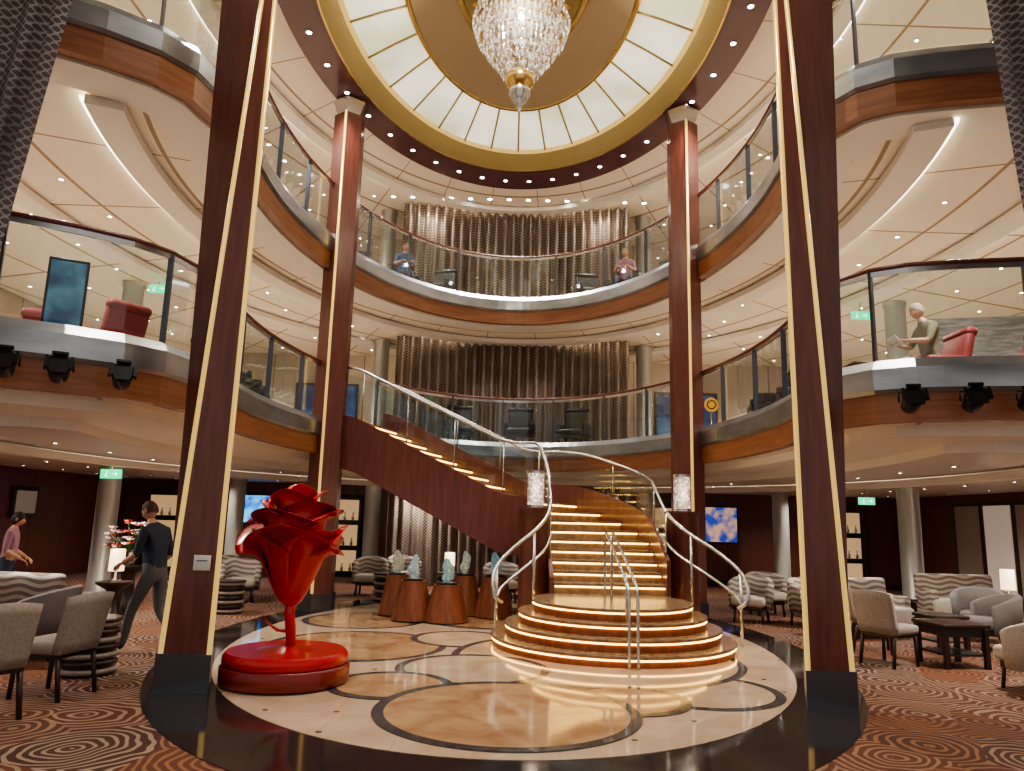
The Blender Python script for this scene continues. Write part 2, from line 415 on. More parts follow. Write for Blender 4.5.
def dome():
    m=MB(); n=144
    def loft(rings, mat, smooth=True):
        vs=[]
        for (a,b,z) in rings:
            for i in range(n):
                t=2*pi*i/n; vs.append((a*cos(t),CY+b*sin(t),z))
        fs=[[k*n+i,k*n+(i+1)%n,(k+1)*n+(i+1)%n,(k+1)*n+i] for k in range(len(rings)-1) for i in range(n)]
        m.add(vs,fs,mat,smooth)
    loft([(3.9,6.3,9.95),(3.9,6.3,9.66)],MAROON)
    loft([(3.9,6.3,9.66),(3.28,5.3,9.66)],MAROON)
    loft([(3.28,5.3,9.66),(3.26,5.27,9.60),(3.22,5.22,9.60)],GOLDM)
    loft([(3.22,5.22,9.60),(3.08,5.02,9.70),(3.0,4.92,9.88)],RIMG)
    loft([(3.0,4.92,9.88),(2.92,4.82,9.93)],GOLD)
    loft([(2.92,4.82,9.93),(2.4,4.15,10.07),(1.98,3.55,10.15)],PANEL)
    loft([(1.98,3.55,10.15),(1.93,3.48,10.08),(1.86,3.4,10.10)],GOLDM)
    loft([(1.86,3.4,10.10),(1.5,2.8,10.3),(1.15,2.0,10.36)],TAUPE)
    loft([(1.15,2.0,10.36),(1.10,1.9,10.25),(1.0,1.7,10.28)],GOLDM)
    loft([(1.0,1.7,10.28),(.6,1.0,10.5),(.02,.02,10.55)],RIMG)
    N=30
    for i in range(N):
        t=2*pi*(i+.5)/N
        p0=Vector((2.94*cos(t),CY+4.85*sin(t),9.91)); p1=Vector((2.4*cos(t),CY+4.15*sin(t),10.055)); p2=Vector((1.96*cos(t),CY+3.52*sin(t),10.135))
        m.tube([p0,p1,p2],.022,RIMG,6)
    m.done('ceiling_dome')
dome()
m=MB()
for k in range(16):
    a=2*pi*k/16
    for (r,l,z) in ((.75,.45,10.2),(.45,.3,10.12)):
        aa=a+(.2 if r<.6 else 0); c=Vector((r*cos(aa)*1.0,CY+r*sin(aa)*1.25,z)); d=Vector((cos(aa),sin(aa)*1.25,.25)).normalized()*l/2; sd=Vector((-sin(aa),cos(aa),0))*.13
        m.add([c-d,c+sd-Vector((0,0,.05)),c+d,c-sd-Vector((0,0,.05)),c-Vector((0,0,.09))],[[0,1,4],[1,2,4],[2,3,4],[3,0,4]],GOLDM)
m.cyl((0,CY,9.95),.16,.6,GOLDM)
m.done('ceiling_medallion')

# ------------------------------------------------------------------ downlights
def downlights():
    m=MB()
    def disc(x,y,z,r=.045):
        m.lathe([(r*1.5,0),(r*1.5,-.012),(r,-.012)],(x,y,z),STEEL,10,caps=False)
        n=10; m.add([(x+r*cos(2*pi*k/n),y+r*sin(2*pi*k/n),z-.010) for k in range(n)],[list(range(n))],DOWN)
    for t in range(40):
        a=2*pi*(t+.5)/40; disc(3.6*cos(a),CY+5.85*sin(a),9.66,.045)
    for z,(dx,dy) in ((2.5,(1.35,1.4)),(6.21,(1.25,1.3)),(9.8,(1.3,1.35))):
        x=-10.2
        while x<10.3:
            y=7.2
            while y<20.6:
                f=sqrt((x/3.8)**2+((y-CY)/6.2)**2)
                if f>1.38 and (abs(x)<5.3 and y>10 or abs(x)>=5.3 and y>8.6): disc(x,y,z,.030)
                y+=dy
            x+=dx
    for i in range(14): disc(-3.2+.5*i,18.0,9.8,.06)
    m.done('ceiling_downlights')
downlights()

def spot(loc, e, col=(1,.91,.79), ang=150, r=.06):
    l=bpy.data.lights.new('downlight_lamp','SPOT'); l.energy=e; l.color=col; l.spot_size=radians(ang); l.spot_blend=1; l.shadow_soft_size=r
    o=bpy.data.objects.new('downlight_lamp',l); o.location=loc; scene.collection.objects.link(o)
def point(loc, e, col=(1,.8,.58), r=.05):
    l=bpy.data.lights.new('lamp_bulb','POINT'); l.energy=e; l.color=col; l.shadow_soft_size=r
    o=bpy.data.objects.new('lamp_bulb',l); o.location=loc; scene.collection.objects.link(o)
for z,e in ((2.44,240),(6.12,430),(9.7,430)):
    for x,y in ((5.8,9.0),(5.8,12.6),(8.8,10.6),(8.8,15.0),(5.0,16.7),(7.5,18.7),(2.2,18.0)):
        for s_ in (1,-1): spot((s_*x,y,z),e)
for i in range(10):
    a=2*pi*(i+.5)/10; spot((3.6*cos(a),CY+5.85*sin(a),9.6),430,(1,.91,.79),110)

# ------------------------------------------------------------------ floor medallion
def ellipse_pts(a,b,cx,cy,n=96): return [(cx+a*cos(2*pi*i/n),cy+b*sin(2*pi*i/n)) for i in range(n)]
m=MB()
def flat(a,b,cx,cy,z,mat): m.ngon_prism(ellipse_pts(a,b,cx,cy),0.001,z,mat)
flat(4.05,6.2,0,10.7,.006,GRAN)
flat(3.5,5.25,0,10.7,.010,CREAMM)
CIRC=[(-2.25,12.2,.95,0),(-1.9,9.9,1.15,0),(-.6,10.6,.7,1),(-2.35,8.75,.55,1),(1.95,7.75,.80,1),(1.1,9.4,1.75,1),(-.35,8.55,.85,1),(-1.12,7.65,.62,0),(1.15,7.25,.58,0),(.03,6.75,1.15,0),(-.1,12.9,1.4,0)]
for i,(x,y,r,k) in enumerate(CIRC): flat(r,r,x,y,.0112+.0010*i,BAND); flat(r-.10,r-.10,x,y,.0117+.0010*i,PALEM if k else TANM)
m.done('floor_medallion')

# ------------------------------------------------------------------ pillars
def front_pillar(fi0,fi1,fo0,fo1,bo0,bo1,yf=7.15,yb=7.55,z0=.34,h=9.62):
    m=MB(); bi0=fi0*yb/yf; bi1=fi1*yb/yf
    vs=[(bo0,yb,z0),(fo0,yf,z0),(fi0,yf,z0),(bi0,yb,z0),(bo1,yb,h),(fo1,yf,h),(fi1,yf,h),(bi1,yb,h)]
    m.add(vs,[[0,1,5,4],[1,2,6,5],[2,3,7,6],[3,0,4,7],[4,5,6,7],[3,2,1,0]],WOOD)
    m.tube([(fo0,yf,z0),(fo1,yf,h)],.026,GOLD,4)
    m.tube([(fi0,yf,z0),(fi1,yf,h)],.026,GOLD,4)
    e=.03*(1 if fi0>0 else -1)
    vs=[(bo0+e,yb+.03,0),(fo0+e,yf-.03,0),(fi0-e,yf-.03,0),(bi0-e,yb+.03,0)]; vs+=[(x,y,z0) for x,y,_ in vs]
    m.add(vs,[[0,1,5,4],[1,2,6,5],[2,3,7,6],[3,0,4,7],[4,5,6,7],[3,2,1,0]],STEEL_D)
    m.done('wood_pillar')
front_pillar(-2.72,-2.66,-3.17,-2.69,-3.32,-3.47)
front_pillar(2.79,2.73,3.20,2.76,3.36,3.62)
def back_pillar(x,y,h=9.62):
    m=MB(); z0=.3
    def ring(k): return [(-.27*k,.0),(0,-.20*k),(.27*k,0),(.27*k,.28),(-.27*k,.28)]
    def pr(k0,k1,za,zb_,mat):
        A=ring(k0);B=ring(k1); vs=[(a,b,za) for a,b in A]+[(a,b,zb_) for a,b in B]
        m.add(vs,[[i,(i+1)%5,5+(i+1)%5,5+i] for i in range(5)]+[[4,3,2,1,0],[5,6,7,8,9]],mat)
    pr(1,1,z0,h-.3,WOOD); pr(1.1,1.1,0,z0,STEEL_D); pr(.8,1.15,h-.3,h,STEEL)
    m.tube([(0,-.205,z0),(0,-.205,h-.3)],.026,GOLD,4)
    m.done('wood_pillar',(x,y,0))
back_pillar(-3.33,13.3); back_pillar(3.22,13.3)
m=MB(); m.box((0,0,0),(.16,.012,.14),PAPER,bevel=.004); m.box((0,-.008,.02),(.10,.004,.01),STEEL_D); m.done('wall_plaque',(-2.86,7.13,1.16))

def round_column(x,y,z0,z1,r=.2,mat=COLM):
    m=MB(); m.lathe([(r*1.12,0),(r*1.12,.1),(r,.12),(r,z1-z0-.1),(r*1.1,z1-z0-.08),(r*1.1,z1-z0)],(0,0,0),mat,28); m.done('round_column',(x,y,z0))
for s_ in (1,-1):
    for z0,z1 in ((0,2.5),(3.34,6.2),(6.81,9.8)):
        round_column(s_*7.8,14.6,z0,z1); round_column(s_*3.45,19.0,z0,z1)
    round_column(s_*7.0,19.3,0,2.5)

# ------------------------------------------------------------------ mesh curtains
def curtain(name, x0,x1,yf,z0,z1,mat,folds=26,amp=.08,nz=14,xf=None):
    m=MB(); nx=folds*6; vs=[]
    for j in range(nz+1):
        z=z0+(z1-z0)*j/nz
        for i in range(nx+1):
            u=i/nx; a=x0+(x1-x0)*u
            if xf: a=xf(u,z)
            vs.append((a, yf(u)+amp*sin(u*folds*2*pi)+.02*sin(u*91), z))
    fs=[[j*(nx+1)+i,j*(nx+1)+i+1,(j+1)*(nx+1)+i+1,(j+1)*(nx+1)+i] for j in range(nz) for i in range(nx)]
    m.add(vs,fs,mat,True); return m.done(name)
bow=lambda u: 18.3+.35*(1-(2*u-1)**2)
curtain('chain_mesh_curtain',-2.95,2.95,bow,3.36,6.18,MESHC,26,.11)
curtain('chain_mesh_curtain',-2.95,2.95,bow,6.83,9.78,MESHC,26,.11)
curtain('chain_mesh_curtain',-2.95,2.95,bow,.02,2.49,MESHC,26,.11)
curtain('mesh_drape',0,0,lambda u:5.55,3.4,9.78,MESHP,9,.06,24,lambda u,z: -6.0+((-4.08+.125*(z-3.4))+6.0)*u)
curtain('mesh_drape',0,0,lambda u:5.75,3.4,9.78,MESHP,9,.06,24,lambda u,z: 6.2+((4.26-.07*(z-3.4))-6.2)*u)
for x in (-1.9,-.6,.7,2.0):
    spot((x,17.85,6.1),90,(1,.88,.74),90); spot((x,17.85,9.7),90,(1,.88,.74),90)

# ------------------------------------------------------------------ grand staircase
def spos(s):
    if s<=1.1: return (1.5,11.1+s),(0,1)
    A=radians(75); La=1.2*A
    if s<=1.1+La:
        t=(s-1.1)/1.2; return (.3+1.2*cos(t),12.2+1.2*sin(t)),(-sin(t),cos(t))
    d=(-sin(A),cos(A)); q=s-1.1-La
    return (.3+1.2*cos(A)+d[0]*q, 12.2+1.2*sin(A)+d[1]*q), d
W=.85
def sxy(s,o):
    p,d=spos(s); return (p[0]+d[1]*o, p[1]-d[0]*o)
risers=[]; z=.6
for i in range(9): z+=.15; risers.append((i*.3,z))
for j in range(9): z=1.95+.15445*(j+1); risers.append((3.3+.33*j,z))
SEND=6.45
def zline(s):
    def zr(s):
        if s<=2.4: return .75+.5*max(s,-.1)
        if s<=3.15: return 1.95
        return min(3.36, 1.95+(s-3.15)*.48)
    return sum(zr(s+d) for d in (-.2,-.1,0,.1,.2))/5
def smooth(pts,it=3):
    pts=[Vector(p) for p in pts]
    for _ in range(it):
        q=[pts[0]]
        for a,b in zip(pts,pts[1:]): q+=[a*.75+b*.25,a*.25+b*.75]
        q.append(pts[-1]); pts=q
    return pts
def staircase():
    m=MB()
    for k,(s0,z) in enumerate(risers):
        s1=risers[k+1][0] if k+1<len(risers) else SEND
        zb=z-.32 if s0>.8 else 0.0
        n=max(1,int((s1-s0)/.1)); L_=[];R_=[]
        for i in range(n+1):
            s=s0-.02+(s1-s0+.02)*i/n; L_.append(sxy(s,-W)); R_.append(sxy(s,W))
        m.ngon_prism(L_+R_[::-1],z-.035,z,TREAD)
        L2=[sxy(s0+(s1-s0)*i/n,-W+.01) for i in range(n+1)]; R2=[sxy(s0+(s1-s0)*i/n,W-.01) for i in range(n+1)]
        m.ngon_prism(L2+R2[::-1],max(zb,0),z-.035,TREAD)
        a=sxy(s0-.012,-W+.05); b=sxy(s0-.012,W-.05)
        m.tube([(a[0],a[1],z-.05),(b[0],b[1],z-.05)],.012,LED,6)
    S=[ -.05+i*(SEND-.15)/70 for i in range(71)]
    N=[(spos(s)[1][1],-spos(s)[1][0]) for s in S]; Z=[zline(s) for s in S]
    def side(off, lo, hi, th):
        P=[sxy(s,off) for s in S]
        m.sweep(P,N,rect(-th/2,th/2,lo,hi),WOOD,zf=Z)
    side(-W,-.90,.08,.06); side(W,-.92,.36,.06)
    P=[sxy(s,0) for s in S]; k0=14
    m.sweep(P[k0:],N[k0:],rect(-W+.03,W-.03,-.84,-.78),WOOD,zf=Z[k0:])
    for off,base,i0 in ((-W,.08,6),(W,.36,2)):
        Pp=[sxy(s,off) for s in S][i0:]; Nn=N[i0:]; Zz=Z[i0:]
        m.sweep(Pp,Nn,rect(-.006,.006,base+.04,.84),GLASS,zf=Zz)
        m.tube([(p[0],p[1],q+.98) for p,q in zip(Pp,Zz)],.026,STEEL,8)
        for j in range(0,len(Pp),10):
            p=Pp[j]; m.tube([(p[0],p[1],Zz[j]+base),(p[0],p[1],Zz[j]+.97)],.014,STEEL,6)
    for i,r in enumerate((1.62,1.44,1.26,1.08)):
        z1=.15*(i+1)
        m.lathe([(r-.03,z1-.15),(r-.03,z1-.035)],(1.42,10.35,0),WOOD_M,64,caps=False)
        m.lathe([(r-.03,z1-.035),(r,z1-.03),(r,z1-.008),(r-.008,z1)],(1.42,10.35,0),TREAD,64,caps=True)
        m.lathe([(r-.022,z1-.062),(r-.012,z1-.06),(r-.012,z1-.046),(r-.022,z1-.044)],(1.42,10.35,0),LED,64,caps=False)
    m.box((1.5,11.0,.30),(1.7,.8,.595),TREAD)
    for x in (.42,2.72):
        m.lathe([(.25,0),(.25,1.78),(.27,1.79),(.27,1.83)],(x,11.75,0.0),WOOD,32)
        m.lathe([(.14,1.83),(.14,1.87)],(x,11.75,0),STEEL,24)
        m.lathe([(.13,1.87),(.13,2.36)],(x,11.75,0),LANT,24)
        m.lathe([(.14,2.36),(.14,2.40)],(x,11.75,0),STEEL,24)
    for sg,x0 in ((-1,.66),(1,2.36)):
        e=sg
        top=smooth([(x0,11.75,2.0),(x0+.05*e,11.25,1.72),(x0+.25*e,10.9,1.5),(x0+.55*e,10.55,1.28),(x0+.82*e,10.3,1.02),(x0+.86*e,10.15,.8),(x0+.82*e,10.1,.62),(x0+.72*e,10.2,.55)])
        m.tube(top,.026,STEEL,8)
        low=smooth([(x0,11.55,1.45),(x0+.1*e,11.15,1.2),(x0+.45*e,10.7,.95),(x0+.75*e,10.42,.72),(x0+.80*e,10.3,.6)])
        m.tube(low,.02,STEEL,8)
        m.tube([(x0+.80*e,10.3,.05),(x0+.80*e,10.3,1.03)],.022,STEEL,8)
        m.tube([(x0+.28*e,10.88,.3),(x0+.28*e,10.88,1.48)],.022,STEEL,8)
    for dx in (-.05,.05):
        m.tube(smooth([(1.45+dx,10.9,.6),(1.45+dx,10.9,1.45),(1.45+dx,10.72,1.5),(1.45+dx,8.95,.95),(1.45+dx,8.72,.88),(1.45+dx,8.72,.02)],2),.02,STEEL,8)
    m.tube([(1.45,10.6,.6),(1.45,10.6,1.45)],.016,STEEL,6); m.tube([(1.45,9.25,.3),(1.45,9.25,1.03)],.016,STEEL,6)
    m.done('grand_staircase')
staircase()
point((.42,11.4,2.1),8); point((2.72,11.4,2.1),8)

# ------------------------------------------------------------------ chandelier
def chandelier():
    m=MB()
    m.cyl((0,CY,9.75),.05,.5,GOLDM); 
    rings=[(.45,9.95,36),(.62,9.86,44),(.74,9.72,52),(.78,9.56,56),(.74,9.42,52),(.70,9.30,48),(.60,9.18,42),(.55,9.06,38),(.46,8.95,34),(.38,8.83,28),(.30,8.72,22),(.22,8.62,18)]
    for r,z,n in rings:
        m.tube([(r*.96*cos(2*pi*k/24),CY+r*.96*sin(2*pi*k/24),z+.06) for k in range(24)],.010,GOLDM,5,closed=True)
        for k in range(n):
            a=2*pi*(k+random.random()*.4)/n; x=r*cos(a); y=CY+r*sin(a); w=.024; h=.085; dz=random.uniform(-.015,.015)
            q=Matrix.Rotation(a,3,'Z')
            vs=[Vector((x,y,z+dz+.07)),Vector((x,y,z+dz-h))]
            for t in range(4): vs.append(Vector((x,y,z+dz+.01))+q@Vector((w*cos(t*pi/2),w*sin(t*pi/2),0)))
            m.add(vs,[[0,2+t,2+(t+1)%4] for t in range(4)]+[[1,2+(t+1)%4,2+t] for t in range(4)],CRYS)
    m.lathe([(.40,9.9),(.68,9.6),(.60,9.3),(.42,9.0),(.2,8.7)],(0,CY,0),CRYS,24,caps=False)
    m.lathe([(.20,8.66),(.24,8.62),(.22,8.50),(.13,8.42),(.10,8.40)],(0,CY,0),GOLDM,28)
    m.lathe([(.16,8.40),(.17,8.34),(.12,8.22),(.04,8.14),(.05,8.10),(.01,8.03)],(0,CY,0),STEEL,28)
    m.done('crystal_chandelier')
chandelier()
point((0,CY-1.0,9.2),110,(1,.86,.66),.1); point((0,CY,7.9),70,(1,.88,.7),.05)

# ------------------------------------------------------------------ rose sculpture
def rose():
    m=MB()
    m.lathe([(.60,0),(.62,.02),(.62,.15),(.60,.17)],(0,0,0),REDD,56)
    m.lathe([(.58,.17),(.60,.19),(.60,.25),(.57,.29)],(0,0,0),RED,56)
    m.lathe([(.30,.29),(.18,.31),(.09,.33)],(0,0,0),RED,32)
    m.tube([(.02,0,.28),(.035,0,.38),(.02,0,.50),(0,0,.62),(0,0,.8)],.052,RED,12)
    def leaf(base,tip,w,sag):
        b=Vector(base); t=Vector(tip); vs=[]; n=8; side=(t-b).cross(Vector((0,0,1))).normalized()
        for i in range(n+1):
            u=i/n; p=b.lerp(t,u)+Vector((0,0,sag*sin(pi*u))); ww=w*sin(pi*min(1,u*.9+.06))
            vs += [p+side*ww+Vector((0,0,.03)),p,p-side*ww+Vector((0,0,.03))]
        fs=[]
        for i in range(n): fs += [[i*3,i*3+1,i*3+4,i*3+3],[i*3+1,i*3+2,i*3+5,i*3+4]]
        m.add(vs,fs,RED,True)
    leaf((.0,0,.45),(-.24,-.1,.60),.08,-.05)
    def petal(a0,span,z0,z1,r0,r1,curl,tip,pw=1.15):
        nu,nv=18,16; out=[];
        for layer in (0,.018):
            vs=[]
            for j in range(nv+1):
                v=j/nv
                for i in range(nu+1):
                    u=i/nu*2-1; a=a0+u*span/2
                    shape=1-(abs(u)**2.2)*.30*v
                    zz=z0+(z1-z0)*(v*shape)+tip*max(0,1-abs(u)*1.6)*v**3
                    rr=r0+(r1-r0)*(v**pw)+curl*max(0,(v-.68)/.32)**2+.02*sin(u*5+a0)*v+(.05*u*v if r0<.15 else .03*u*v)
                    rr-=layer
                    vs.append((rr*cos(a),rr*sin(a),zz-.35*curl*max(0,(v-.8)/.2)**2))
            out.append(vs)
        A,B=out; n=len(A); fs=[]
        for j in range(nv):
            for i in range(nu):
                q=[j*(nu+1)+i,j*(nu+1)+i+1,(j+1)*(nu+1)+i+1,(j+1)*(nu+1)+i]; fs.append(q); fs.append([x+n for x in q][::-1])
        edge=[j*(nu+1) for j in range(nv+1)]+[nv*(nu+1)+i for i in range(1,nu+1)]+[j*(nu+1)+nu for j in range(nv-1,-1,-1)]
        for a,b in zip(edge,edge[1:]): fs.append([a,b,b+n,a+n])
        m.add(A+B,fs,RED,True)
    for k in range(3): petal(.5+k*2*pi/3,2.6,.70,1.52,.05,.36,.17,.05,.58)
    for k in range(3): petal(1.5+k*2*pi/3,2.5,.85,1.46,.13,.34,.09,.03,.6)
    for k in range(3): petal(.1+k*2*pi/3,2.5,1.25,1.68,.25,.30,.15,.04,1)
    for k in range(3): petal(1.2+k*2*pi/3,2.5,1.35,1.76,.23,.25,.13,.03,1)
    for k in range(3): petal(.3+k*2*pi/3,2.6,1.48,1.85,.17,.19,.09,.04,1)
    for k in range(2): petal(2+k*pi,3.1,1.45,1.90,.09,.10,.05,.04,1)
    m.done('rose_sculpture',(-2.16,7.68,.024))
rose()

# ------------------------------------------------------------------ pedestals and glass sculptures
def pedestal(x,y,h,r,col,kind):
    m=MB(); m.lathe([(r,0),(r*.98,.03),(r*.62,h-.05),(r*.62,h),],(0,0,0),WOOD_M,28)
    m.box((0,-.0,h+.012),(r*.9,r*.9,.024),BLACK,bevel=.004)
    g=pmat('art_glass_'+kind,col,.08,col2=(.55,.72,.76),nscale=9,emis=(.6,.85,.9),es=.06,lo=.45,hi=.75)
    setp(g.node_tree.nodes['Principled BSDF'],'Transmission Weight',.7)
    hh=.38; ph=random.random()*6; vs=[];seg=20;n=16
    for j in range(n+1):
        v=j/n; z=h+.024+hh*v
        r_=.105*(sin(pi*min(1,v*.92+.06))**.5)*(1-.35*v)+.02*sin(v*14+ph)*(1-v)
        for k in range(seg):
            a=2*pi*k/seg; q=r_*(1+.15*sin(2*a+v*3+ph)); vs.append((q*cos(a)+.02*sin(v*6+ph),q*sin(a)*.7,z))
    m.add(vs,[[j*seg+k,j*seg+(k+1)%seg,(j+1)*seg+(k+1)%seg,(j+1)*seg+k] for j in range(n) for k in range(seg)]+[list(range(n*seg,n*seg+seg))],g,True)
    m.done('glass_sculpture_on_pedestal',(x,y,.035))
pedestal(-1.85,12.9,.64,.30,(.75,.55,.28),'amber')
pedestal(-1.50,12.3,.60,.34,(.66,.74,.76),'pale')
pedestal(-.95,12.2,.56,.36,(.45,.66,.60),'jade')
pedestal(-.72,13.1,.64,.32,(.74,.68,.38),'yellow')
pedestal(-.20,12.9,.64,.34,(.25,.55,.60),'teal')

# ------------------------------------------------------------------ furniture
def dining_chair(x,y,rz,fab=BEIGE,z0=0):
    m=MB()
    m.box((0,0,.43),(.50,.50,.11),fab,bevel=.035)
    n=12; vs=[]
    for j in range(7):
        z=.40+.50*j/6; 
        for ro in (0,.06):
            for i in range(n+1):
                u=i/n*2-1; w=.25*(1+.04*j/6) ; vs.append((u*w, -.24-ro-.10*(j/6)+.07*u*u, z-(.03*u*u*(j/6))))
    k=n+1
    fs=[]
    for j in range(6):
        for i in range(n):
            a=j*2*k+i; b=(j+1)*2*k+i
            fs += [[a,a+1,b+1,b],[a+k,b+k,b+k+1,a+k+1]]
        for i in (0,n):
            a=j*2*k+i; b=(j+1)*2*k+i; fs.append([a,b,b+k,a+k])
    for j in (0,6):
        for i in range(n): a=j*2*k+i; fs.append([a,a+1,a+1+k,a+k])
    m.add(vs,fs,fab,True)
    for sx in (-1,1):
        m.tube([(sx*.21,.2,.38),(sx*.22,.21,.0)],.022,WOOD_D,6); m.tube([(sx*.21,-.2,.40),(sx*.22,-.27,.0)],.022,WOOD_D,6)
    m.box((0,0,.365),(.46,.46,.03),WOOD_D)
    return m.done('dining_chair',(x,y,z0),rz)
def tub_chair(x,y,rz,fab=CREAM,seat=CREAM,z0=0,name='tub_armchair',h=.78):
    m=MB(); m.box((0,.03,.36),(.56,.58,.16),seat,bevel=.05)
    n=22; vs=[]; R=.36; T=.09
    for i in range(n+1):
        t=-.35+(pi+.7)*i/n; ca,sa=cos(pi+t),sin(pi+t)
        hh=h-.16*abs(2*i/n-1)**2.0
        for (r,z) in ((R-T,.22),(R,.22),(R+.03,hh-.03),(R-.0,hh),(R-T+.01,hh-.02)): vs.append((r*ca,r*sa,z))
    k=5; fs=[[i*k+j,i*k+(j+1)%k,(i+1)*k+(j+1)%k,(i+1)*k+j] for i in range(n) for j in range(k)]+[list(range(k)),[n*k+j for j in range(k)][::-1]]
    m.add(vs,fs,fab,True)
    m.box((0,0,.25),(.5,.5,.08),WOOD_D,bevel=.01)
    for sx in (-1,1):
        for sy in (-1,1): m.tube([(sx*.22,sy*.22,.24),(sx*.24,sy*.24,0)],.022,WOOD_D,6)
    return m.done(name,(x,y,z0),rz)
def lounge_chair(x,y,rz,fab,z0,name,h=.95):
    m=MB(); m.box((0,.05,.36),(.60,.62,.16),fab,bevel=.05); m.box((0,-.30,.62),(.60,.13,.70),fab,bevel=.05,rx=radians(14))
    m.box((0,-.385,h),(.62,.17,.14),fab,bevel=.06)
    for sx in (-1,1):
        m.box((sx*.33,0,.44),(.10,.58,.30),fab,bevel=.04)
        for sy in (-1,1): m.tube([(sx*.27,sy*.24,.3),(sx*.28,sy*.26,0)],.022,WOOD_D,6)
    return m.done(name,(x,y,z0),rz)
def banquette(x,y,rz,w=1.6,z0=0):
    m=MB(); m.box((0,.05,.30),(w,.62,.30),CREAM,bevel=.05); m.box((0,-.27,.58),(w,.16,.56),WAVEF,bevel=.05,rx=radians(8))
    m.box((0,.03,.08),(w-.08,.55,.14),WOOD_D)
    for sx in (-1,1): m.box((sx*(w/2-.05),-.02,.42),(.12,.60,.38),WAVEF,bevel=.04)
    return m.done('patterned_sofa',(x,y,z0),rz)
def drum_table(x,y,r=.27,h=.52):
    m=MB(); n=7
    for i in range(n):
        z=h*i/n; m.lathe([(r*.86,z),(r*.86,z+h/n*.35)],(0,0,0),WOOD_D,32,caps=False); m.lathe([(r*.86,z+h/n*.35),(r,z+h/n*.4),(r,z+h/n*.95),(r*.86,z+h/n)],(0,0,0),WOOD_D if i%2 else BEIGE,32,caps=False)
    m.lathe([(r*.86,h-.01),(r*1.04,h),(r*1.04,h+.025),(r*.98,h+.03)],(0,0,0),WOOD_D,32)
    m.done('drum_table',(x,y,0))
def square_table(x,y,rz,w=.7,h=.6,z0=0):
    m=MB(); m.box((0,0,h-.02),(w,w,.045),WOOD_D,bevel=.01); m.box((0,0,h-.1),(w*.85,w*.85,.10),WOOD_D)
    for sx in (-1,1):
        for sy in (-1,1): m.box((sx*w*.42,sy*w*.42,h/2-.03),(.055,.055,h-.06),WOOD_D)
    m.box((0,0,.16),(w*.84,w*.84,.025),WOOD_D)
    m.done('coffee_table',(x,y,z0),rz)
def round_side_table(x,y,h=.55,r=.26):
    m=MB(); m.lathe([(r*.75,0),(r*.8,.05),(r*.45,.12),(r*.42,h-.12),(r*.95,h-.04),(r,h-.03),(r,h)],(0,0,0),WOOD_D,28); m.done('side_table',(x,y,0))
def table_lamp(x,y,z0,h=.48,r=.11):
    m=MB(); m.lathe([(.08,0),(.08,.02),(.02,.04),(.02,h*.35)],(0,0,0),STEEL,18); m.lathe([(r,h*.32),(r*.95,h)],(0,0,0),SHADE,24)
    m.done('table_lamp',(x,y,z0+.002)); point((x,y-.25,z0+h+.1),6)

dining_chair(-4.02,6.95,radians(80)); dining_chair(-4.12,6.1,radians(60))
drum_table(-4.2,7.85); banquette(-5.95,9.5,radians(-10),1.5)
tub_chair(-5.2,8.6,radians(100),GREYF,GREYF)
round_side_table(-6.0,11.7); table_lamp(-6.0,11.7,.55)
for x,y,r in ((-5.0,14.3,200),(-5.8,15.2,160),(-4.4,15.6,120),(-2.9,16.1,180),(-.1,15.4,190),(-2.3,17.0,210),(.7,15.6,170)): tub_chair(x,y,radians(r),WAVEF,CREAM)
drum_table(-4.6,12.7,.25,.5); drum_table(-2.35,15.2,.3,.5); drum_table(-6.0,14.1,.25,.5); table_lamp(-6.0,14.1,.53,.4); drum_table(-1.2,15.8,.25,.5); table_lamp(-1.2,15.8,.53,.4)
for x,y,r in ((4.25,13.3,150),(5.15,12.9,200),(4.9,14.4,180),(5.8,14.1,170)): tub_chair(x,y,radians(r),WAVEF,CREAM)
dining_chair(4.75,9.55,radians(-60)); dining_chair(5.0,10.5,radians(-110)); square_table(5.55,9.6,.1,.62,.52); tub_chair(5.65,8.2,radians(20),CREAM,CREAM,name='cream_armchair')
banquette(5.6,12.0,radians(180+15),1.3); tub_chair(6.9,10.9,radians(80),GREYF,GREYF); tub_chair(7.3,11.8,radians(150),GREYF,GREYF)
round_side_table(8.3,12.6); table_lamp(8.3,12.6,.55); square_table(6.6,13.1,.0,.6,.5); banquette(8.2,13.7,pi,1.4)
tub_chair(6.9,9.4,radians(60),CREAM,CREAM)
square_table(6.0,10.6,.2,.5,.5)
lounge_chair(-5.55,9.9,radians(60),REDCH,3.34,'red_armchair',.98); lounge_chair(-6.6,10.4,radians(10),REDCH,3.34,'red_armchair',.95)
lounge_chair(5.78,9.9,radians(90),REDCH,3.34,'red_armchair'); lounge_chair(6.8,9.6,radians(100),REDCH,3.34,'red_armchair')
square_table(4.8,9.9,0,.45,.5,3.34); square_table(-4.75,10.0,0,.5,.45,3.34)
for x,y,r,z in ((-2.7,17.2,200,6.81),(-1.9,17.6,160,6.81),(2.7,17.2,160,6.81),(1.9,17.6,190,6.81),(-4.5,11.0,250,6.81),(-4.5,12.4,280,6.81),(-4.6,9.6,250,6.81),(4.5,11.2,100,6.81),(4.6,12.5,80,6.81),(4.6,9.7,100,6.81),(-4.6,11.6,260,3.34),(-4.7,13.0,280,3.34),(4.7,11.8,90,3.34),(4.6,13.0,80,3.34),(-1.2,17.6,190,3.34),(.2,17.7,175,3.34),(1.5,17.6,160,3.34),(-3.6,16.4,200,6.81),(3.6,16.4,160,6.81)):
    lounge_chair(x,y,radians(r),BLACKC,z,'black_armchair')
STONE=pmat('stone_wall',(.16,.16,.16),.7,col2=(.32,.31,.30),nscale=4,stretch=(1,1,6),bump=.6)
